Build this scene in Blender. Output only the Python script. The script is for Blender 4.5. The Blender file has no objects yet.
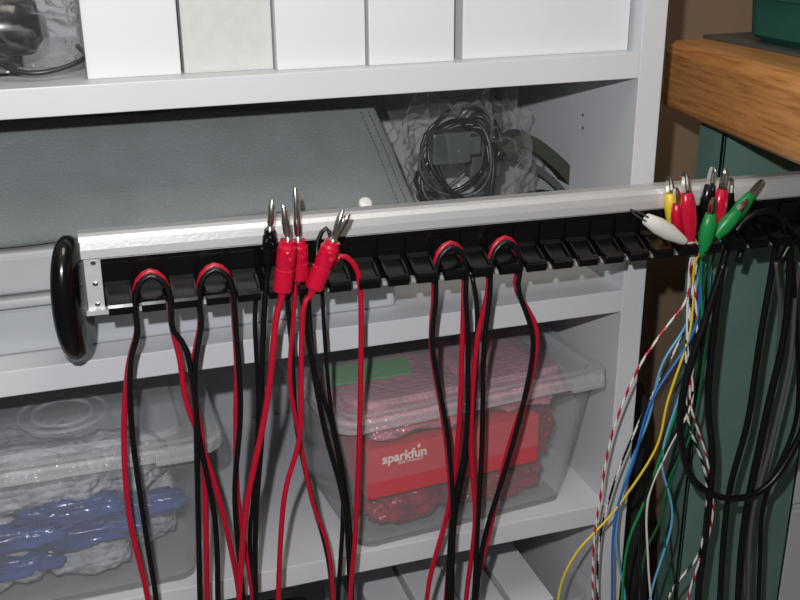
import bpy, bmesh, math, random
from mathutils import Vector, Matrix, noise
random.seed(4)
F=1045.0
Xc=Vector((.949,.120,-.2914)).normalized()
Zc=Vector((-.0069,.9326,.3609)); Zc=(Zc-Xc*Zc.dot(Xc)).normalized()
Yc=Zc.cross(Xc)
R=Matrix((Xc,Yc,Zc))   # cam->world
H=1.5
def U(px,py,X=None,Y=None,Z=None):
    r=R@Vector(((px-400)/F,(300-py)/F,-1))
    if Y is not None: t=Y/r.y
    elif X is not None: t=X/r.x
    else: t=Z/r.z
    return r*t
def proj(p):
    c=R.transposed()@p
    return (400+F*c.x/-c.z, 300-F*c.y/-c.z)
# ---------------------------------------------------------------- materials
def mat(name,col,rough=.5,metal=0,bump=0,bscale=60,var=0,vscale=8,spec=.5,alpha=1,coat=0,col2=None,sheen=0,trans=0,vor=0,edge=.5,dist=.002):
    m=bpy.data.materials.new(name); m.use_nodes=True
    nt=m.node_tree; n=nt.nodes; l=nt.links
    b=n['Principled BSDF']; out=n['Material Output']
    b.inputs['Base Color'].default_value=(*col,1); b.inputs['Roughness'].default_value=rough
    b.inputs['Metallic'].default_value=metal; b.inputs['Specular IOR Level'].default_value=spec
    b.inputs['Coat Weight'].default_value=coat; b.inputs['Sheen Weight'].default_value=sheen
    b.inputs['Transmission Weight'].default_value=trans
    tc=n.new('ShaderNodeTexCoord')
    if var or col2:
        nz=n.new('ShaderNodeTexNoise'); nz.inputs['Scale'].default_value=vscale; nz.inputs['Detail'].default_value=5
        l.new(tc.outputs['Object'],nz.inputs['Vector'])
        r=n.new('ShaderNodeValToRGB'); c2=col2 or tuple(c*(1-var) for c in col)
        r.color_ramp.elements[0].position=.38; r.color_ramp.elements[1].position=.62
        r.color_ramp.elements[0].color=(*c2,1); r.color_ramp.elements[1].color=(*col,1)
        l.new(nz.outputs['Fac'],r.inputs['Fac']); l.new(r.outputs['Color'],b.inputs['Base Color'])
    if bump or vor:
        bp=n.new('ShaderNodeBump'); bp.inputs['Strength'].default_value=bump or 1; bp.inputs['Distance'].default_value=dist
        if vor:
            nz=n.new('ShaderNodeTexVoronoi'); nz.inputs['Scale'].default_value=vor; nz.inputs['Randomness'].default_value=.5
            l.new(tc.outputs['Object'],nz.inputs['Vector']); bp.invert=True
            l.new(nz.outputs['Distance'],bp.inputs['Height'])
        else:
            nz=n.new('ShaderNodeTexNoise'); nz.inputs['Scale'].default_value=bscale; nz.inputs['Detail'].default_value=4
            l.new(tc.outputs['Object'],nz.inputs['Vector']); l.new(nz.outputs['Fac'],bp.inputs['Height'])
        l.new(bp.outputs['Normal'],b.inputs['Normal'])
    if alpha<1:
        t=n.new('ShaderNodeBsdfTransparent'); mx=n.new('ShaderNodeMixShader')
        lw=n.new('ShaderNodeLayerWeight'); lw.inputs['Blend'].default_value=.5
        pw=n.new('ShaderNodeMath'); pw.operation='POWER'; pw.inputs[1].default_value=3
        ma=n.new('ShaderNodeMath'); ma.operation='MULTIPLY_ADD'; ma.inputs[1].default_value=edge; ma.inputs[2].default_value=alpha; ma.use_clamp=True
        l.new(lw.outputs['Facing'],pw.inputs[0]); l.new(pw.outputs[0],ma.inputs[0]); l.new(ma.outputs[0],mx.inputs[0])
        if bump: l.new(bp.outputs['Normal'],lw.inputs['Normal'])
        l.new(t.outputs[0],mx.inputs[1]); l.new(b.outputs[0],mx.inputs[2]); l.new(mx.outputs[0],out.inputs['Surface'])
    return m
def wood_mat():
    m=bpy.data.materials.new('oak_wood'); m.use_nodes=True; nt=m.node_tree; n=nt.nodes; l=nt.links
    b=n['Principled BSDF']; b.inputs['Roughness'].default_value=.38; b.inputs['Coat Weight'].default_value=.2
    tc=n.new('ShaderNodeTexCoord'); mp=n.new('ShaderNodeMapping'); mp.inputs['Scale'].default_value=(70,4,150)
    l.new(tc.outputs['Object'],mp.inputs[0])
    nz=n.new('ShaderNodeTexNoise'); nz.inputs['Scale'].default_value=1.6; nz.inputs['Detail'].default_value=7; nz.inputs['Roughness'].default_value=.6
    l.new(mp.outputs[0],nz.inputs['Vector'])
    r=n.new('ShaderNodeValToRGB'); e=r.color_ramp.elements
    e[0].position=.3; e[0].color=(.30,.115,.035,1); e[1].position=.68; e[1].color=(.62,.29,.10,1)
    k=e.new(.5); k.color=(.52,.23,.075,1)
    l.new(nz.outputs['Fac'],r.inputs['Fac']); l.new(r.outputs['Color'],b.inputs['Base Color'])
    return m
white=mat('white_melamine',(.61,.62,.65),.42,var=.04,vscale=4)
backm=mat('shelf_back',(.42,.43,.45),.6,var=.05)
card=mat('white_card',(.66,.67,.69),.55,bump=.15,bscale=40,var=.04,vscale=6)
cardg=mat('grey_card',(.56,.56,.54),.65,bump=.35,bscale=90,var=.04,vscale=90)
blackp=mat('black_plastic',(.003,.003,.0035),.22,spec=.45,bump=.05,bscale=50)
blackcap=mat('black_gloss',(.003,.003,.003),.16,spec=.5)
blackc=mat('black_cable',(.004,.004,.005),.34,spec=.4)
redc=mat('red_cable',(.42,.004,.022),.32)
redp=mat('red_plastic',(.52,.005,.032),.22,coat=.25)
alu=mat('brushed_aluminium',(.68,.68,.69),.42,metal=.5,bump=.1,bscale=300,var=.05)
chrome=mat('nickel',(.72,.70,.66),.22,metal=1)
wood=wood_mat()
teal=mat('teal_paint',(.135,.24,.21),.5,var=.08,vscale=20)
greenbox=mat('green_plastic',(.018,.10,.075),.45,bump=.2,bscale=200)
wallm=mat('tan_wall',(.30,.205,.13),.8,bump=.2,bscale=120,var=.1)
floorm=mat('floor_vinyl',(.25,.22,.19),.6,var=.2,vscale=5)
ceilm=mat('ceiling_paint',(.7,.7,.68),.8,var=.03)
felt=mat('grey_felt',(.20,.222,.228),.95,bump=.9,bscale=420,var=.12,vscale=14,spec=.1,sheen=.3)
feltd=mat('grey_thread',(.09,.10,.10),.9,bump=.3,spec=.1)
clear=mat('clear_plastic',(.74,.76,.78),.14,bump=.05,bscale=30,alpha=.09,edge=.6)
clearl=mat('clear_lid',(.66,.68,.71),.28,bump=.15,bscale=300,alpha=.27,edge=.35)
bagm=mat('clear_bag',(.72,.75,.76),.05,bump=.9,bscale=45,alpha=.035,edge=.75,spec=1)
bubble=mat('bubble_wrap',(.46,.47,.52),.15,vor=120,var=.35,vscale=35,dist=.003)
pinkb=mat('pink_bubble_wrap',(.60,.19,.245),.2,vor=130,var=.25,vscale=30,dist=.0025)
pinkr=mat('red_foam_bag',(.34,.010,.03),.12,bump=1,bscale=70,var=.6,vscale=40,dist=.005)
redcard=mat('red_card',(.66,.008,.026),.4,var=.06)
bluep=mat('blue_bag',(.045,.085,.28),.18,bump=.8,bscale=60,var=.5,vscale=30)
greenp=mat('green_sheet',(.05,.42,.07),.5,var=.1)
whitep=mat('white_plastic',(.72,.72,.70),.3)
textw=mat('white_print',(.9,.75,.75),.5)
greyp=mat('grey_plastic',(.07,.08,.08),.4,bump=.2)
olive=mat('olive_webbing',(.035,.045,.03),.7,bump=.6,bscale=300)
darkm=mat('black_fabric',(.01,.01,.012),.75,bump=.8,bscale=60,var=.4,vscale=60)
def rub(n_,c): return mat(n_,c,.35)
yel=rub('yellow_rubber',(.72,.52,.03)); blu=rub('blue_rubber',(.02,.13,.45)); lblu=rub('light_blue_rubber',(.12,.36,.60))
grn=rub('green_rubber',(.008,.22,.05)); dgrn=rub('dark_green_rubber',(.006,.09,.03)); wht=rub('white_rubber',(.66,.64,.60)); gry=rub('grey_rubber',(.09,.09,.09)); dgry=rub('dark_grey_rubber',(.025,.025,.027))
# ---------------------------------------------------------------- geometry
def join(*gs):
    V=[];Fs=[];M=[]
    for g in gs:
        k=len(V); V+=list(g[0]); Fs+=[tuple(i+k for i in f) for f in g[1]]
        M+=list(g[2]) if len(g)>2 else [0]*len(g[1])
    return V,Fs,M
def G_bm(bm):
    bm.verts.ensure_lookup_table(); bm.verts.index_update()
    V=[v.co.copy() for v in bm.verts]; Fs=[tuple(v.index for v in f.verts) for f in bm.faces]; bm.free(); return V,Fs,[0]*len(Fs)
def G_box(lo,hi,bev=.0015,seg=2,M=None):
    lo=Vector(lo);hi=Vector(hi)
    bm=bmesh.new(); bmesh.ops.create_cube(bm,size=1)
    for v in bm.verts: v.co=Vector([(lo[i]+hi[i])/2+v.co[i]*(hi[i]-lo[i]) for i in range(3)])
    if bev: bmesh.ops.bevel(bm,geom=list(bm.edges),offset=bev,segments=seg,affect='EDGES',profile=.6)
    if M: bmesh.ops.transform(bm,matrix=M,verts=bm.verts)
    return G_bm(bm)
def G_loft(rings,cap0=True,cap1=True):
    V=[];Fs=[];n=len(rings[0])
    for r in rings: V+=[Vector(p) for p in r]
    for i in range(len(rings)-1):
        for j in range(n):
            a=i*n+j;b=i*n+(j+1)%n; Fs.append((a,b,b+n,a+n))
    if cap0: Fs.append(tuple(reversed(range(n))))
    if cap1: Fs.append(tuple((len(rings)-1)*n+j for j in range(n)))
    return V,Fs,[0]*len(Fs)
def frame(d):
    d=d.normalized(); a=Vector((0,1,0)) if abs(d.y)<.9 else Vector((1,0,0))
    x=d.cross(a).normalized(); y=d.cross(x); return x,y,d
def G_lathe(p0,p1,prof,n=16,sx=1,sy=1):
    x,y,d=frame(p1-p0); rings=[]
    for t,r in prof: rings.append([p0+d*t+x*(r*sx*math.cos(2*math.pi*k/n))+y*(r*sy*math.sin(2*math.pi*k/n)) for k in range(n)])
    return G_loft(rings)
def smoothpts(P,step=.006):
    if len(P)<3: return P
    Q=[P[0]*2-P[1]]+P+[P[-1]*2-P[-2]]; out=[]
    for i in range(1,len(Q)-2):
        a,b,c,d=Q[i-1],Q[i],Q[i+1],Q[i+2]; m=max(2,int((c-b).length/step))
        for k in range(m):
            t=k/m
            out.append(.5*((2*b)+(c-a)*t+(2*a-5*b+4*c-d)*t*t+(-a+3*b-3*c+d)*t**3))
    out.append(P[-1]); return out
def G_tube(P,r,n=8,step=.006,stripe=0):
    P=smoothpts(P,step); rings=[]; T=(P[1]-P[0]).normalized(); x,y,_=frame(T)
    for i,p in enumerate(P):
        t=(P[min(i+1,len(P)-1)]-P[max(i-1,0)]).normalized()
        x=(x-t*x.dot(t)).normalized(); y=t.cross(x)
        rings.append([p+x*(r*math.cos(2*math.pi*k/n))+y*(r*math.sin(2*math.pi*k/n)) for k in range(n)])
    V,Fs,M=G_loft(rings)
    if stripe:
        q=0
        for i in range(len(rings)-1):
            for j in range(n):
                if (j+i)%n<stripe: M[q]=1
                q+=1
    return V,Fs,M
def rr(cx,cy,hx,hy,r,z,n=5,yaw=0):
    pts=[]
    for q,(sx,sy) in enumerate([(1,1),(-1,1),(-1,-1),(1,-1)]):
        for k in range(n+1):
            a=math.pi/2*(q+k/n); x=sx*(hx-r)+r*math.cos(a); y=sy*(hy-r)+r*math.sin(a)
            pts.append(Vector((cx+x*math.cos(yaw)-y*math.sin(yaw),cy+x*math.sin(yaw)+y*math.cos(yaw),z)))
    return pts
def G_blob(c,rad,amp=.15,sub=4,sc=3,seed=0,zmin=None,sq=1,yaw=0):
    bm=bmesh.new(); bmesh.ops.create_icosphere(bm,subdivisions=sub,radius=1)
    for v in bm.verts:
        d=v.co.copy()
        if sq<1:
            d=Vector([math.copysign(abs(k)**sq,k) for k in d])
        s=1+amp*noise.noise(v.co*sc+Vector((seed,seed*1.7,0)))+amp*.5*noise.noise(v.co*sc*2.7+Vector((0,seed,3)))
        x,y,z=d.x*rad[0]*s,d.y*rad[1]*s,d.z*rad[2]*s
        v.co=Vector((c[0]+x*math.cos(yaw)-y*math.sin(yaw),c[1]+x*math.sin(yaw)+y*math.cos(yaw),c[2]+z))
        if zmin is not None and v.co.z<zmin: v.co.z=zmin
    return G_bm(bm)
ORG={}
def mk(name,g,mats,parent=None,label=None,cat=None,group=None,smooth=False,kind=None,origin=None):
    V,Fs,M=g if len(g)>2 else (g[0],g[1],[0]*len(g[1]))
    if not isinstance(mats,(list,tuple)): mats=[mats]
    if origin is None:
        xs=[v[0] for v in V];ys=[v[1] for v in V];zs=[v[2] for v in V]
        origin=Vector(((min(xs)+max(xs))/2,(min(ys)+max(ys))/2,min(zs) if parent is None else (min(zs)+max(zs))/2))
    me=bpy.data.meshes.new(name); me.from_pydata([Vector(v)-origin for v in V],[],Fs)
    for m in mats: me.materials.append(m)
    me.polygons.foreach_set('material_index',M)
    if smooth: me.polygons.foreach_set('use_smooth',[True]*len(Fs))
    me.update()
    bm=bmesh.new(); bm.from_mesh(me); bmesh.ops.recalc_face_normals(bm,faces=bm.faces); bm.to_mesh(me); bm.free()
    o=bpy.data.objects.new(name,me); bpy.context.scene.collection.objects.link(o)
    ORG[o.name]=origin
    if parent: o.parent=parent; o.location=origin-ORG[parent.name]
    else: o.location=origin
    if label: o['label']=label
    if cat: o['category']=cat
    if group: o['group']=group
    if kind: o['kind']=kind
    return o
def empty(name,origin,label,cat,group=None):
    o=bpy.data.objects.new(name,None); o.empty_display_size=.03; bpy.context.scene.collection.objects.link(o)
    o.location=origin; ORG[o.name]=Vector(origin); o['label']=label; o['category']=cat
    if group: o['group']=group
    return o
# ---------------------------------------------------------------- room
WY=1.36
mk('floor',G_box((-1.6,-1.2,-1.52),(2.2,WY+.05,-1.5),0),floorm,kind='structure')
mk('wall_back',G_box((-1.6,WY,-1.5),(2.2,WY+.05,1.0),0),wallm,kind='structure')
mk('wall_right',G_box((2.15,-1.2,-1.5),(2.2,WY,1.0),0),wallm,kind='structure')
mk('ceiling',G_box((-1.6,-1.2,1.0),(2.2,WY+.05,1.03),0),ceilm,kind='structure')
# ---------------------------------------------------------------- shelving unit
YF=.92; YB=1.27; XL=-.30; XR=.554; PT=.027
T1=-.146; B1=-.171; T2=-.396; B2=-.421; T3=-.662; B3=-.687; T4=-.93
su=empty('shelving_unit',(.13,YF,-1.5),'white melamine shelving unit with open compartments','shelf')
mk('side_panel',G_box((XR,YF,-1.5),(XR+PT,YB,.42),.001),white,su)
mk('side_panel',G_box((XL-PT,YF,-1.5),(XL,YB,.42),.001),white,su)
mk('back_panel',G_box((XL-PT,YB,-1.5),(XR+PT,YB+.006,.42),0),backm,su)
for t,n_ in [(.42,'top_board'),(T1,'shelf'),(T2,'shelf'),(T3,'shelf'),(T4,'shelf'),(-1.42,'shelf')]:
    mk(n_,G_box((XL,YF+.0005,t-.025),(XR,YB,t),.001),white,su)
for py in (115,128):
    p=U(583,py,X=XR); mk('shelf_pin_hole',G_lathe(Vector((XR-.0006,p.y,p.z)),Vector((XR+.001,p.y,p.z)),[(0,.0018),(.0012,.0018)],12),greyp,su)
# ---------------------------------------------------------------- white boxes on the upper shelf
bx=[(87,183,80,74,card,.006,.17,'plain white cardboard box standing on the upper shelf'),
    (184,275,74,69,cardg,-.004,.155,'greyish white textured cardboard box between white boxes'),
    (277,367,69,67,card,.0,.17,'white cardboard box with tucked flap on the upper shelf'),
    (369,455,66,61,card,.003,.17,'narrow plain white cardboard box on the upper shelf'),
    (462,633,58,52,card,.0,.2,'wide white cardboard box beside the side panel')]
for a,b,ya,yb,m,dz,dep,lab in bx:
    pa=U(a,ya,Z=T1); pb=U(b,yb,Z=T1); y=(pa.y+pb.y)/2
    x0=U(a,(ya+yb)/2,Y=y).x; x1=min(U(b,(ya+yb)/2,Y=y).x,XR-.003)
    o=mk('cardboard_box',G_box((x0+.0005,y,T1),(x1-.001,y+dep,T1+.24+dz),.0012),m,label=lab,cat='box',group='white boxes on the upper shelf')
    mk('tuck_flap',G_box((x0+.002,y-.0003,T1+.002),(x1-.0025,y+.001,T1+.235),.0002),m,o)
ax=-.052
dv=mk('power_adapter',join(G_loft([rr(ax,1.03,.042,.05,.02,T1+.018),rr(ax,1.03,.05,.056,.024,T1+.03),rr(ax,1.03,.047,.052,.024,T1+.06),rr(ax,1.03,.038,.04,.02,T1+.07)]),G_box((ax-.03,.99,T1),(ax+.03,1.07,T1+.02),.003)),blackcap,label='black plastic power adapter inside a clear bag',cat='adapter',smooth=True)
mk('plug_lead',G_tube([Vector((ax-.01,.98,T1+.03)),Vector((-.03,.957,T1+.010)),Vector((.0,.953,T1+.008)),Vector((.03,.965,T1+.016)),Vector((.026,1.0,T1+.022))],.0022),dgry,dv,smooth=True)
mk('plastic_bag',G_blob((-.025,1.01,T1+.033),(.07,.064,.034),.3,5,3,2,zmin=T1+.001),bagm,label='crinkled clear plastic bag around black adapter',cat='bag',smooth=True)
# ---------------------------------------------------------------- compartment behind the rack
case=mk('storage_case',join(G_box((-.2,.955,T2),(.31,1.2,T2+.045),.006,3),G_box((-.195,.95,T2+.047),(.305,1.19,T2+.056),.004,3),G_box((-.2,.957,T2+.058),(.31,1.2,T2+.098),.006,3)),
   mat('frosted_case',(.44,.46,.48),.3,bump=.1,bscale=30,var=.15,vscale=5),label='frosted grey plastic storage case with stacked layers',cat='case')
mk('latch',G_box((-.02,.944,T2+.035),(.03,.951,T2+.07),.002),clearl,case)
def sheet(fn,nu,nv,th):
    V=[];Fs=[]
    for s in (0,1):
        for i in range(nu+1):
            for j in range(nv+1):
                V.append(fn(i/nu,j/nv,s*th))
    k=(nu+1)*(nv+1)
    for i in range(nu):
        for j in range(nv):
            a=i*(nv+1)+j; Fs.append((a,a+1,a+nv+2,a+nv+1)); Fs.append((k+a,k+a+nv+1,k+a+nv+2,k+a+1))
    for i in range(nu):
        a=i*(nv+1); Fs.append((a,a+nv+1,k+a+nv+1,k+a)); a+=nv; Fs.append((a,k+a,k+a+nv+1,a+nv+1))
    for j in range(nv):
        a=j; Fs.append((a,k+a,k+a+1,a+1)); a=nu*(nv+1)+j; Fs.append((a,a+1,k+a+1,k+a))
    return V,Fs,[0]*len(Fs)
TC=T2+.099
def feltf(u,v,t):
    edge=min(u,1-u)*14; e2=min(v,1-v)*8; puff=math.sqrt(min(1,edge))*math.sqrt(min(1,e2))
    x=-.21+.53*u+.018*(1-v)*u; w=.010*noise.noise(Vector((u*5,v*2.5,0)))+.003*noise.noise(Vector((u*16,v*6,2)))
    if t==0: y=.972+.085*v-.014*puff+w; z=TC+.002+.096*v-.008*(u**2)*v+w*.5*v
    else: y=.972+.085*v+.035+.02*puff; z=TC+.002+.092*v-.008*u*u*v
    return Vector((x,y,z))
fb=mk('felt_bag',sheet(feltf,80,24,1),felt,label='grey felt fabric bag lying on a storage case',cat='bag',smooth=True)
st=[]
for k in range(26):
    v0=.06+.88*k/26; st.append(G_tube([feltf(.965,v0,0)+Vector((0,-.0008,0)),feltf(.965,v0+.02,0)+Vector((0,-.0008,0))],.0006,6))
    st.append(G_tube([feltf(.982,v0,0)+Vector((0,-.0008,0)),feltf(.982,v0+.02,0)+Vector((0,-.0008,0))],.0006,6))
mk('stitching',join(*st),feltd,fb)
q=feltf(.900,.11,0); nn=Vector((0,-.75,.66))
mk('snap_button',G_lathe(q-nn*.002,q+nn*.01,[(0,.007),(.003,.007),(.0045,.006),(.005,.002)],16),whitep,fb,label='white snap button')
cb=U(462,158,Y=1.09)
mk('plastic_bag',G_blob((cb.x,cb.y,T2+.098),(.08,.06,.108),.4,5,2.4,7,zmin=T2+.001),bagm,label='crumpled clear bag holding coiled cables',cat='bag',smooth=True)
for s in range(4):
    pts=[]
    for k in range(40):
        a=k/40*math.pi*5+s*2; rr_=.038+.014*math.sin(k*.35+s*1.3)
        pts.append(Vector((cb.x+rr_*math.cos(a)*1.0,cb.y-.01+.015*math.sin(k*.4+s)+.012*s-.015,T2+.115+.050*math.sin(a+.2*s)+.012*math.sin(k*.3+s))))
    mk('coiled_cable',G_tube(pts,.0026,8,.008),[blackc,dgry,blackc,gry][s],label='dark cable coiled up inside a clear bag',cat='cable',smooth=True,group='coiled cables in the clear bag')
mk('connector_block',join(G_box((cb.x-.05,cb.y-.04,T2+.12),(cb.x-.005,cb.y-.015,T2+.155),.003),G_box((cb.x-.005,cb.y-.036,T2+.128),(cb.x+.008,cb.y-.02,T2+.148),.001),G_box((cb.x+.01,cb.y-.0,T2+.09),(cb.x+.05,cb.y+.02,T2+.165),.004)),greyp,label='grey plastic connector inside a clear bag',cat='connector')
def strap(pts,w,th):
    P=smoothpts(pts,.006); rings=[]
    for i,q in enumerate(P):
        t=(P[min(i+1,len(P)-1)]-P[max(i-1,0)]).normalized(); n_=Vector((0,1,0)).cross(t).normalized(); s=Vector((0,1,0))
        rings.append([q+n_*th-s*w,q+n_*th+s*w,q-n_*th+s*w,q-n_*th-s*w])
    return G_loft(rings)
sp=[U(500,150,Y=1.07),U(520,138,Y=1.07),U(548,156,Y=1.07),U(568,178,Y=1.07),U(570,195,Y=1.07),U(560,225,Y=1.07),U(530,235,Y=1.07),U(505,220,Y=1.07)]
hs=mk('headset',join(strap(sp,.015,.0075),G_blob((sp[5].x-.02,1.085,T2+.035),(.05,.035,.035),.1,3,2,1,zmin=T2+.001)),olive,label='dark olive padded headband beside a clear bag',cat='headset',smooth=False)
mk('band',strap([q+Vector((-.006,-.006,-.02)) for q in sp[1:5]],.005,.004),greyp,hs)
# ---------------------------------------------------------------- clear bins
def bin_(cx,cy,hx,hy,zb,zt,yaw,label,ring=None,tap=.03):
    b=mk('storage_bin',G_loft([rr(cx,cy,hx-tap,hy-tap,.018,zb,yaw=yaw),rr(cx,cy,hx-tap+.001,hy-tap+.001,.02,zb+.004,yaw=yaw),rr(cx,cy,hx-.007,hy-.007,.022,zt-.012,yaw=yaw),rr(cx,cy,hx-.001,hy-.001,.024,zt-.011,yaw=yaw),rr(cx,cy,hx-.001,hy-.001,.024,zt-.004,yaw=yaw),
      rr(cx,cy,hx-.009,hy-.009,.022,zt-.004,yaw=yaw),rr(cx,cy,hx-tap-.001,hy-tap-.001,.018,zb+.006,yaw=yaw)]),clear,label=label,cat='bin',group='clear plastic bins with lids',smooth=False)
    g=G_loft([rr(cx,cy,hx+.001,hy+.001,.025,zt-.010,yaw=yaw),rr(cx,cy,hx+.005,hy+.005,.028,zt-.009,yaw=yaw),rr(cx,cy,hx+.005,hy+.005,.028,zt+.001,yaw=yaw),rr(cx,cy,hx+.002,hy+.002,.026,zt+.004,yaw=yaw),rr(cx,cy,hx-.010,hy-.010,.022,zt+.004,yaw=yaw),
       rr(cx,cy,hx-.014,hy-.014,.02,zt-.002,yaw=yaw),rr(cx,cy,hx-.03,hy-.03,.02,zt-.002,yaw=yaw),rr(cx,cy,hx-.034,hy-.034,.02,zt+.003,yaw=yaw),rr(cx,cy,.01,.01,.005,zt+.003,yaw=yaw)],cap0=False)
    gs=[g]
    if ring:
        rx,ry,rad=ring
        for q in (rad,rad*.68):
            pts=[[Vector((rx+(q+a)*math.cos(2*math.pi*k/48),ry+(q+a)*math.sin(2*math.pi*k/48),zt+.003+h)) for k in range(48)] for a,h in ((.002,0),(.001,.0022),(-.001,.0022),(-.002,0))]
            gs.append(G_loft(pts,False,False))
    mk('bin_lid',join(*gs),clearl,b)
    return b
ZL=-.492
bl=bin_(-.055,1.035,.168,.13,T3,ZL,0,'clear lidded plastic bin holding bubble wrap and blue items',ring=(-.03,1.012,.043))
br=bin_(.376,1.036,.158,.13,T3,ZL,math.radians(5),'clear lidded plastic bin holding red packages',ring=None)
for b,cx,cy,yaw in ((br,.376,1.036,math.radians(5)),(bl,-.055,1.035,0)):
    M=Matrix.Translation((cx,cy,0))@Matrix.Rotation(yaw,4,'Z')
    mk('latch',G_box((.105,-.1425,ZL-.010),(.145,-.135,ZL+.004),.002,2,M),clearl,b)
zb=T3+.008
k=0
for (x,y,rx,ry,rz,z) in [(-.12,.985,.062,.045,.042,.044),(-.02,.985,.052,.04,.046,.047),(.04,1.03,.035,.05,.055,.056),(-.09,1.06,.075,.045,.06,.062),(.01,1.07,.05,.035,.05,.052),(-.06,.975,.07,.035,.03,.118),(.02,.985,.045,.03,.028,.115)]:
    k+=1; mk('bubble_wrap_bundle',G_blob((x,y,zb+z),(rx,ry,rz),.25,4,2.5,k,zmin=zb,sq=.75),bubble,label='bundle of clear bubble wrap inside a bin',cat='bubble wrap',smooth=True,group='bubble wrap bundles in the bin')
for q,(x,y,z) in enumerate([(-.09,.944,.072),(-.02,.947,.062),(-.10,.95,.04),(-.03,.948,.09),(.025,.955,.078)]):
    mk('blue_packet',G_blob((x,y,zb+z),(.052,.014,.012),.35,4,3,q+11,sq=.7),bluep,label='crinkled blue plastic packet on bubble wrap',cat='packet',smooth=True,group='blue packets in the bin')
cx,cy,yw=.376,1.036,math.radians(5)
M=Matrix.Translation((cx,cy,0))@Matrix.Rotation(yw,4,'Z')
def loc(x,y,z): return M@Vector((x,y,z))
for q,(x,y,rx,ry,rz,z) in enumerate([(-.060,-.058,.055,.038,.028,.029),(.052,-.056,.058,.038,.028,.029),(0,.03,.1,.05,.05,.052),(.108,-.03,.018,.05,.04,.075)]):
    c=loc(x,y,zb+z); mk('foam_packet',G_blob(c,(rx,ry,rz),.25,5,3,q+20,zmin=zb,sq=.75,yaw=yw),pinkr,label='crumpled glossy red packet inside a bin',cat='packet',smooth=True,group='red packets in the bin')
bz=zb+.058; bt=zb+.116
rb=mk('cardboard_box',G_box((-.122,-.110,bz),(.084,.02,bt),.0015,2,M),redcard,label='red cardboard box with white lettering in a clear bin',cat='box')
mk('box_flap',G_box((-.120,-.1108,bt-.022),(.082,-.1098,bt-.001),.0003,1,M),redcard,rb)
def text(s,size,x,z,parent,m,bold=False,y=-.1062):
    c=bpy.data.curves.new('t','FONT'); c.body=s; c.size=size; c.extrude=.0002; c.align_x='CENTER'
    if bold: c.offset=.0004
    o=bpy.data.objects.new('t',c); bpy.context.scene.collection.objects.link(o)
    bpy.context.view_layer.update()
    me=bpy.data.meshes.new_from_object(o.evaluated_get(bpy.context.evaluated_depsgraph_get()))
    bpy.data.objects.remove(o)
    MM=M@Matrix.Translation((x,y,z))@Matrix.Rotation(math.pi/2,4,'X')
    V=[MM@v.co for v in me.vertices]; Fs=[tuple(p.vertices) for p in me.polygons]
    return mk('printed_lettering',(V,Fs,[0]*len(Fs)),m,parent)
tx=-.080
text('sparkfun',.0150,tx,bt-.0165,rb,textw,True,y=-.1116)
text('ELECTRONICS',.0045,tx+.007,bt-.0212,rb,textw,y=-.1112)
fl=[(0,0),(.0025,.002),(.003,.006),(.0015,.0045),(.001,.008),(-.001,.005),(-.0025,.003)]
fz=bt-.0068; s_=.75
mk('flame_emblem',([M@Vector((tx+.016+a*s_,-.1118,fz+b*s_)) for a,b in fl]+[M@Vector((tx+.016+a*s_,-.1112,fz+b*s_)) for a,b in fl],[tuple(range(7)),tuple(range(13,6,-1))]+[(i,(i+1)%7,(i+1)%7+7,i+7) for i in range(7)]),textw,rb)
for q,(x,y,rx,ry,rz) in enumerate([(-.055,-.03,.078,.082,.018),(.072,-.02,.064,.084,.018)]):
    c=loc(x,y,zb+.137); mk('bubble_wrap_sheet',G_blob(c,(rx,ry,rz),.18,4,3,q+30,sq=.6,yaw=yw,zmin=bt+.002),pinkb,label='pink bubble wrap folded on top of packages',cat='bubble wrap',smooth=True,group='pink bubble wrap in the bin')
pg=[U(322,368,Z=ZL-.004),U(405,356,Z=ZL-.004),U(412,372,Z=ZL-.004),U(330,385,Z=ZL-.004)]
mk('green_card',G_loft([pg,[q-Vector((0,0,.002)) for q in pg]]),greenp,label='flat green card under the bin lid',cat='card')
b3=mk('storage_tray',join(G_loft([rr(.40,1.04,.13,.12,.02,T4),rr(.40,1.04,.14,.13,.022,T4+.14),rr(.40,1.04,.147,.137,.025,T4+.142),rr(.40,1.04,.147,.137,.025,T4+.152),rr(.40,1.04,.138,.128,.022,T4+.152),rr(.40,1.04,.126,.116,.018,T4+.006)])),clear,label='translucent plastic tray on the lower shelf',cat='tray')
for q in range(4):
    x=.29+.055*q
    mk('white_carton',G_box((x,.945,T4+.008),(x+.050,1.10,T4+.125+.006*(q%2)),.001),card,label='small white carton inside a plastic tray',cat='box',group='small cartons in the tray')
mk('black_pouch',G_blob((.14,.99,T4+.08),(.09,.07,.08),.12,4,2,4,zmin=T4,sq=.7),darkm,label='black fabric pouch on the lower shelf',cat='pouch',smooth=True)
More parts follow.
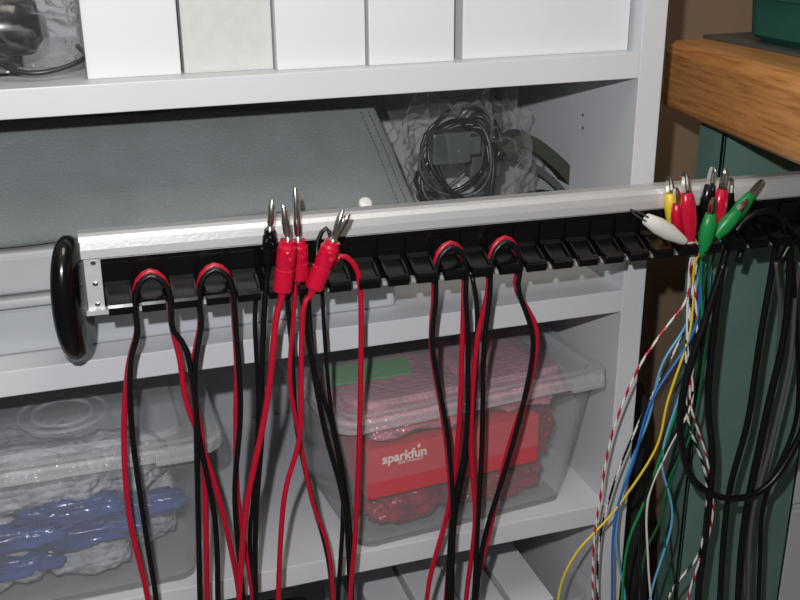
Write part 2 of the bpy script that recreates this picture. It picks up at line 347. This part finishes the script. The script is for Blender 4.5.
# ---------------------------------------------------------------- workbench
zw=-.241; zt=-.159; SX=-.012
def bench_ring(z,ins):
    P=[]; cxr,cyr,r=.700+SX+ins+.02,1.10-ins-.02,.02
    for k in range(7):
        t=math.pi-math.pi/2*k/6; P.append(Vector((cxr+r*math.cos(t),cyr+r*math.sin(t),z)))
    return P+[Vector((1.35,1.10-ins,z)),Vector((1.35,.45,z)),Vector((.622+SX+ins,.45,z))]
wb=mk('workbench',G_loft([bench_ring(zw,.012),bench_ring(zw+.002,.006),bench_ring(zw+.006,.0018),bench_ring(zw+.012,0),bench_ring(zt-.014,0),bench_ring(zt-.007,.002),bench_ring(zt-.002,.007),bench_ring(zt,.014)]),wood,label='thick oak workbench top on teal steel legs',cat='workbench')
lx0=U(718,200,Y=1.0).x; lx1=U(790,520,Y=1.0).x
mk('leg',join(G_box((lx0,1.0,-1.5),(lx1,1.006,zw),.001),G_box((lx0,1.0,-1.5),(lx0+.004,1.05,zw),.001),G_box((lx1-.004,1.0,-1.5),(lx1,1.05,zw),.001)),teal,wb,label='teal painted steel leg panel')
mk('leg',join(G_box((1.2,1.0,-1.5),(1.34,1.006,zw),.001),G_box((1.2,1.0,-1.5),(1.204,1.05,zw),.001)),teal,wb,label='teal painted steel leg panel')
mk('drawer_cabinet',join(G_box((lx1+.004,1.02,-1.5),(1.19,1.3,-.50),.004),G_box((lx1+.01,1.012,-1.44),(1.18,1.02,-.80),.003),G_box((lx1+.01,1.012,-.79),(1.18,1.02,-.53),.003)),white,label='white drawer cabinet under the workbench',cat='cabinet')
mk('desk_mat',G_box((.735,.85,zt),(.98,1.085,zt+.004),.001),greyp,label='dark grey mat on the workbench',cat='mat')
p=U(752,45,Z=zt)
def tr(i,z,r=.025): return rr(p.x+.13,p.y-.09,.13+i,.11+i,r,z)
tb=mk('toolbox',G_loft([tr(-.01,zt+.004),tr(0,zt+.012),tr(.002,zt+.05),tr(.007,zt+.052),tr(.007,zt+.06),tr(.003,zt+.062),tr(0,zt+.14),tr(-.01,zt+.15)]),greenbox,label='dark green plastic toolbox on the workbench',cat='toolbox')
mk('handle',G_tube([Vector((p.x+.07,p.y-.09,zt+.148)),Vector((p.x+.08,p.y-.09,zt+.175)),Vector((p.x+.18,p.y-.09,zt+.175)),Vector((p.x+.19,p.y-.09,zt+.148))],.007),greenbox,tb,smooth=True)
mk('fabric_bag',G_blob((.652,1.12,-1.03),(.062,.1,.47),.15,5,2.5,3,zmin=-1.5,sq=.8),darkm,label='tall black fabric bag standing beside the shelving',cat='bag',smooth=True)
mk('wooden_plank',G_box((.69,1.30,-1.5),(.74,1.325,-.46),.002),wood,label='wooden plank leaning upright against the wall',cat='plank')
# ---------------------------------------------------------------- cable rack
A=U(85,234,Y=.885); B=U(665,186,Y=.875); du=(B-A).normalized(); dv_=Vector((0,0,1)).cross(du); dv_=-dv_ if dv_.y>0 else dv_; dv_.normalize(); dw=dv_.cross(du)
if dw.z<0: dw=-dw
def Q(u,v,w): return A+du*u+dv_*v+dw*w
def prism(prof,u0,u1,taper=0):
    r0=[Q(u0+(taper if v>.02 else 0),v,w) for v,w in prof]; r1=[Q(u1-(taper if v>.02 else 0),v,w) for v,w in prof]
    return G_loft([r0,r1])
LEN=.86
ap=[(-.018,-.001),(-.002,0),(.002,-.002),(.0045,-.006),(.0055,-.013),(.0055,-.0205),(.001,-.022),(.001,-.067),(.006,-.068),(.006,-.072),(-.018,-.072)]
rk=mk('cable_rack',prism(ap,-.006,LEN),alu,label='aluminium cable rack with black slotted tongues',cat='cable rack')
mk('back_strip',join(prism([(.0012,-.023),(.003,-.0225),(.003,-.066),(.0012,-.066)],.010,LEN-.01)),blackp,rk)
PITCH=.02714; NT=30; U0=.0085
def slotu(k): return U0+PITCH*k
for k in range(NT):
    a=slotu(k)+.0030; b=slotu(k+1)-.0030
    tp=[(.0028,-.026),(.0055,-.027),(.0058,-.0425),(.010,-.0455),(.031,-.0535),(.0345,-.0515),(.0375,-.0525),(.0385,-.055),(.038,-.0615),(.0355,-.0620),(.031,-.0580),(.010,-.0505),(.0028,-.0495)]
    g=prism(tp,a,b,.0008)
    rib=join(prism([(.011,-.0455),(.012,-.0432),(.031,-.0512),(.033,-.0525)],a,a+.0018),prism([(.011,-.0455),(.012,-.0432),(.031,-.0512),(.033,-.0525)],b-.0018,b))
    mk('tongue',join(g,rib),blackp,rk)
for w in (-.026,-.045,-.064):
    mk('screw',G_lathe(Q(.004,.0005,w),Q(.004,.004,w),[(0,.0022),(.0012,.0022),(.002,.0012)],12),chrome,rk)
rings=[]
yawc=math.radians(-22)
for u,s in ((.003,.88),(-.001,.96),(-.004,1.0),(-.008,1.0),(-.012,.95),(-.0135,.88),(-.0125,.80),(-.006,.74),(-.001,.66),(.001,.4),(.001,.1)):
    rg=[]
    for k in range(40):
        t=2*math.pi*k/40; v=.030*s*math.cos(t); w=.056*(s+.06*(1-s))*math.sin(t)
        uu=u*math.cos(yawc)+v*math.sin(yawc); vv=v*math.cos(yawc)-u*math.sin(yawc)
        rg.append(Q(uu-.0105,.010+vv,-.054+w))
    rings.append(rg)
mk('end_cap',G_loft(rings),blackcap,rk,smooth=True,label='glossy black oval end cap')
mk('bracket',G_box((XR+.002,.895,A.z-.06),(XR+PT-.002,YF,A.z-.02),.001),alu,rk)
# ---------------------------------------------------------------- leads
def path(pts,Y):
    return [U(p[0],p[1],Y=(p[2] if len(p)>2 else Y)) for p in pts]
def slotpx(px,v=.024,w=-.058):
    return min(range(NT+1),key=lambda k:abs(proj(Q(slotu(k),v,w))[0]-px))
def loop(xl,left,right,rad=.0027,label='',rleft=None,rright=None,n=1):
    k=slotpx(xl); a=slotu(k)-.0015; b=slotu(k+n)+.0015
    root=empty('test_lead',Q((a+b)/2,.024,-.042),label,'test lead','red and black test leads on the rack')
    for c,(v,w,m,lp,rp) in enumerate([(.0265,-.001,blackc,left,right),(.0210,.0012,redc,rleft or left,rright or right)]):
        Yd=Q(a,v,0).y; up=.003
        arc=[Q(a,v,-.085),Q(a,v,-.066),Q(a+.0005,v,-.054),Q(a+(b-a)*.16,v,-.0415+w+up*.7),Q((a+b)/2,v,-.0355+w+up),Q(b-(b-a)*.16,v,-.0415+w+up*.7),Q(b-.0005,v,-.054),Q(b,v,-.066),Q(b,v,-.085)]
        P=list(reversed(path(lp,Yd)))+arc+path(rp,Yd)
        mk('conductor',G_tube(P,rad),m,root,smooth=True,label='black conductor' if m is blackc else 'red conductor')
loop(131,[(130,370),(133,440),(147,540),(156,600),(160,680)],[(186,350),(195,400),(197,460),(200,600),(202,680)],label='red and black test lead looped over a tongue',
     rleft=[(128,370),(124,440),(130,520),(148,600),(156,680)],rright=[(180,360),(186,400),(200,440),(222,510),(240,600),(244,680)])
loop(200,[(195,370),(198,430),(215,520),(218,600),(220,680)],[(239,370),(240,420),(235,500),(243,600),(246,680)],label='test lead folded over a tongue with mostly black strands',
     rleft=[(192,380),(202,440),(206,520),(207,600),(208,680)],rright=[(237,370),(236,420),(238,500),(252,590),(260,680)])
loop(433,[(433,350),(448,440),(453,520),(450,600),(450,680)],[(468,350),(466,440),(452,520),(447,600),(440,680)],label='red and black test lead looped over a middle tongue',
     rleft=[(432,350),(446,440),(451,520),(446,600),(440,680)],rright=[(462,350),(458,440),(448,510),(428,590),(424,680)])
loop(490,[(484,350),(482,440),(478,520),(474,600),(470,680)],[(533,340),(524,400),(505,470),(484,540),(476,600),(468,680)],label='red and black test lead looped beside another loop',
     rleft=[(476,350),(471,440),(475,520),(466,600),(460,680)],rright=[(536,330),(530,380),(508,450),(492,520),(474,600),(466,680)])
def plug(root,p0,p1,pin1,m,r=.0068,hole=True):
    L=(p1-p0).length
    bar=mk('plug',G_lathe(p0,p1,[(-.007,.0028),(-.004,.0034),(0,.0036),(.001,r*.9),(.003,r),(L*.45,r),(L*.46,r*.93),(L*.54,r*.93),(L*.55,r),(L-.006,r),(L-.004,r*.85),(L,r*.8)],20),m,root,smooth=False,label='red plug barrel' if m is redp else 'black plug barrel')
    d=(p1-p0).normalized(); x=(Vector((0,-1,0))-d*Vector((0,-1,0)).dot(d)).normalized()
    if hole:
        c=p0+d*L*.74; mk('socket_collar',G_lathe(c,c+x*.01,[(0,.0045),(r+.0022,.0045),(r+.0022,.0026),(r-.001,.0022)],16),m,bar)
    pl=(pin1-p1).length; q=p1
    mk('pin',G_lathe(q,pin1,[(-.002,.0038),(.002,.0038),(.0025,.0024),(.005,.0024),(.007,.0032),(pl*.5,.0036),(pl-.006,.0028),(pl-.005,.0022),(pl-.001,.0019),(pl,.0008)],12),chrome,bar,smooth=True,label='nickel plated pin')
def plead(p0,p1,tips,Yp,lead,m,mc,label,r=.0084,rad=.0027):
    a=U(*p0,Y=Yp); b=U(*p1,Y=Yp-.003)
    pts=[a+(b-a)*.1, a-(b-a).normalized()*.008]+path(lead,Yp)
    root=mk('test_lead',G_tube(pts,rad),mc,label=label,cat='test lead',group='test leads with banana plugs',smooth=True)
    for t in tips[:1]: plug(root,a,b,U(*t,Y=Yp-.006),m,r)
    for t in tips[1:]:
        mk('pin',G_lathe(b,U(*t,Y=Yp-.008),[(-.002,.003),(.003,.0028),(.01,.003),(.022,.0028),(.028,.0018),(.0285,.001)],12),chrome,root,smooth=True)
plead((268,264),(270,230),[(272,199)],.855,[(265,300),(262,370),(262,430),(256,520),(256,600),(262,680)],blackp,blackc,'black test lead with an upright banana plug',r=.0062)
plead((300,280),(298,240),[(295,187)],.857,[(304,310),(312,360),(325,430),(345,510),(350,600),(350,680)],redp,blackc,'test lead with red plug tucked behind another plug')
plead((282,292),(288,240),[(283,204)],.836,[(276,320),(270,380),(262,430),(246,510),(239,600),(236,680)],redp,redc,'red test lead with an upright stackable plug',rad=.003)
plead((313,289),(333,241),[(343,209),(353,207)],.836,[(303,310),(301,380),(299,440),(284,500),(278,600),(276,680)],redp,redc,'red test lead with a tilted double pin plug',rad=.0026)
def wire(pts,Y,r,m,label,name='test_lead',cat='test lead',group='plain test leads on the rack',stripe=0):
    return mk(name,G_tube(path(pts,Y),r,stripe=stripe),m,label=label,cat=cat,group=group,smooth=True)
wire([(331,268),(340,256),(352,262),(360,285),(361,350),(359,450),(355,540),(350,600),(350,680)],.848,.0026,redc,'plain red test lead hanging from the rack')
wire([(288,275,.862),(288,305),(292,350),(296,420),(310,490),(330,570),(335,680)],.862,.0026,blackc,'plain black test lead hanging from the rack')
wire([(296,275,.862),(294,310),(290,380),(300,440),(312,500),(330,560),(336,680)],.860,.0022,redc,'thin red test lead hanging from the rack')
wire([(310,275,.862),(309,305),(315,370),(333,430),(343,500),(338,600),(336,680)],.862,.0024,blackc,'plain black test lead hanging from the rack')
wire([(258,280,.862),(255,320),(258,400),(255,480),(250,540),(256,600),(262,680)],.860,.0022,blackc,'plain black test lead hanging from the rack')
wire([(472,275,.866),(477,310),(476,370),(470,440),(455,520),(452,600),(450,680)],.862,.0025,blackc,'plain black test lead hanging from the rack')
wire([(330,285,.862),(318,262,.862),(318,240,.870),(326,228,.875),(331,240,.868),(326,262,.862),(322,285,.862),(330,400),(345,480),(352,560),(352,680)],.862,.002,blackc,'thin black test lead curled behind the plugs')
def clip(root,p0,p1,m):
    d=(p1-p0); L=d.length
    mb=L*.72; s=1.3
    bt_=mk('clip_boot',G_lathe(p0,p1,[(-.004,.0022),(0,.0032*s),(L*.12,.0045*s),(L*.3,.0064*s),(L*.5,.0064*s),(mb,.0044*s),(mb+.0005,.0036*s),(mb-.003,.0030*s)],18,1,.75),m,root,smooth=True)
    x,y,dn=frame(d); gs=[]
    for s in (1,-1):
        rg=[]
        for t,o,wd in ((mb-.006,.0024,.0034),(L*.86,.0022,.0030),(L*.95,.0017,.0024),(L,.0007,.0017)):
            c=p0+dn*t+x*(s*o); rg.append([c+y*wd+x*s*.0006,c-y*wd+x*s*.0006,c-y*wd-x*s*.0009,c+y*wd-x*s*.0009])
        gs.append(G_loft(rg))
    mk('clip_jaw',join(*gs),chrome,bt_,label='nickel plated toothed jaw')
CL=[
 ((684,241),(631,210),.838,wht,[wht],0,[(690,262),(687,340),(692,400),(668,450),(648,500),(648,560),(652,620),(652,680)],'crocodile clip lead with white boot lying sideways',.0013),
 ((675,232),(669,177),.868,yel,[yel],0,[(694,268),(690,330),(668,400),(655,450),(615,510),(575,555),(558,600),(556,680)],'crocodile clip lead with yellow boot',.0014),
 ((691,245),(685,172),.845,redp,[wht,redc],4,[(690,268),(686,300),(660,335),(635,375),(612,435),(600,500),(593,560),(594,680)],'crocodile clip lead with long red boot',.0014),
 ((681,242),(676,188),.86,redp,[wht,redc],3,[(694,262),(697,340),(690,400),(707,460),(712,520),(690,590),(670,680)],'crocodile clip lead with short red boot',.0013),
 ((703,230),(713,167),.868,blackp,[wht,blackc],4,[(697,262),(690,310),(686,360),(688,420),(706,480),(700,550),(668,600),(660,680)],'crocodile clip lead with black boot',.0014),
 ((714,240),(726,169),.86,redp,[blu],0,[(702,262),(694,330),(652,400),(634,460),(615,520),(612,600),(612,680)],'crocodile clip lead with red boot leaning',.0015),
 ((724,228),(731,178),.874,blackp,[blackc],0,[(712,262),(706,330),(690,400),(652,480),(640,540),(645,680)],'crocodile clip lead with black boot behind others',.0015),
 ((703,253),(714,198),.840,grn,[grn],0,[(700,268),(700,340),(670,430),(645,500),(625,560),(620,680)],'crocodile clip lead with bright green boot',.0015),
 ((722,232),(763,180),.858,grn,[dgrn],0,[(710,262),(706,340),(692,430),(664,500),(672,600),(680,680)],'crocodile clip lead with green boot leaning outward',.0015),
 ((713,240),(748,200),.852,grn,[lblu],0,[(712,262),(704,330),(678,400),(662,460),(672,520),(650,600),(648,680)],'crocodile clip lead with short green boot',.0014),
]
for b,t,Y,mb_,mc,stp,fan,lab,rad in CL:
    p0=U(*b,Y=Y); p1=U(*t,Y=Y-.004); d=(p1-p0).normalized()
    f=path(fan,.858)
    pts=[p0+d*.004,p0-d*.006]+[Q(min(max((f[0]-A).dot(du),0),LEN),.026,-.054)]+f
    root=mk('crocodile_clip_lead',G_tube(pts,rad,8,.003 if stp else .006,stp),mc,label=lab,cat='test lead',group='crocodile clip leads on the rack',smooth=True)
    clip(root,p0,p1,mb_)
wire([(701,262),(688,320),(662,365),(648,420),(625,480),(616,540),(625,600),(628,680)],.864,.0014,lblu,'thin light blue lead hanging in the bundle','crocodile_clip_lead',group='crocodile clip leads on the rack')
wire([(706,262),(700,320),(693,400),(678,460),(660,520),(642,570),(640,680)],.866,.0014,dgrn,'thin dark green lead hanging in the bundle','crocodile_clip_lead',group='crocodile clip leads on the rack')
wire([(696,262),(693,310),(675,350),(640,420),(612,490),(598,560),(600,680)],.866,.0013,[blackc,wht],'thin black and white twisted lead in the bundle','crocodile_clip_lead',group='crocodile clip leads on the rack',stripe=3)
def hv(pts,r,m,label,Y=.862): return wire(pts,Y,r,m,label,'coaxial_cable','cable','heavy cables on the rack')
hv([(700,680),(698,600),(705,540),(712,460),(708,400),(714,330),(722,270),(730,242),(745,220),(765,212),(784,222),(790,250),(785,330),(765,420),(745,520),(738,600),(736,680)],.0040,blackc,'black coaxial cable draped over tongues',.858)
hv([(738,262,.862),(748,234,.864),(764,226,.864),(776,238,.864),(772,270),(760,340),(748,420),(728,500),(720,600),(718,680)],.0036,blackc,'black coaxial cable hanging straight down',.868)
hv([(724,262),(705,320),(686,380),(680,430),(692,478),(725,498),(762,490),(790,455),(812,400),(815,330),(806,262),(795,240),(780,262)],.0040,blackc,'thick black cable hanging in a wide loop',.853)
hv([(800,262,.86),(795,300),(790,360),(772,440),(752,520),(748,600),(746,680)],.0026,gry,'dark grey cable hanging beside black cables',.872)
hv([(776,262,.86),(780,320),(772,400),(758,480),(744,560),(752,640),(754,680)],.0022,gry,'thin dark grey cable hanging beside black cables',.876)
hv([(792,262,.86),(797,330),(796,420),(765,500),(760,560),(756,680)],.0028,blackc,'black cable with a loose bend',.880)
# ---------------------------------------------------------------- lights & camera
def light(name,typ,locv,power,size,col):
    l=bpy.data.lights.new(name,typ); l.energy=power; l.color=col
    if typ=='AREA': l.size=size
    else: l.shadow_soft_size=size
    o=bpy.data.objects.new(name,l); bpy.context.scene.collection.objects.link(o); o.location=locv; return o
light('camera_flash','POINT',R@Vector((-.045,.085,.0)),31,.008,(.985,.99,1))
light('overhead_fill','AREA',Vector((.3,.2,.95)),6,.5,(1,.9,.75))  # added dim fill from overhead to supplement the flash, no real fixture
w=bpy.data.worlds.new('World'); bpy.context.scene.world=w; w.use_nodes=True
w.node_tree.nodes['Background'].inputs[0].default_value=(.57,.57,.57,1); w.node_tree.nodes['Background'].inputs[1].default_value=.10
cd=bpy.data.cameras.new('camera'); cd.sensor_width=36; cd.lens=F/800*36; cd.clip_start=.02
co=bpy.data.objects.new('camera',cd); bpy.context.scene.collection.objects.link(co)
co.matrix_world=R.to_4x4(); bpy.context.scene.camera=co
bpy.context.scene.view_settings.view_transform='Standard'
for o in bpy.data.objects:
    if o.parent is None: o.location.z+=H
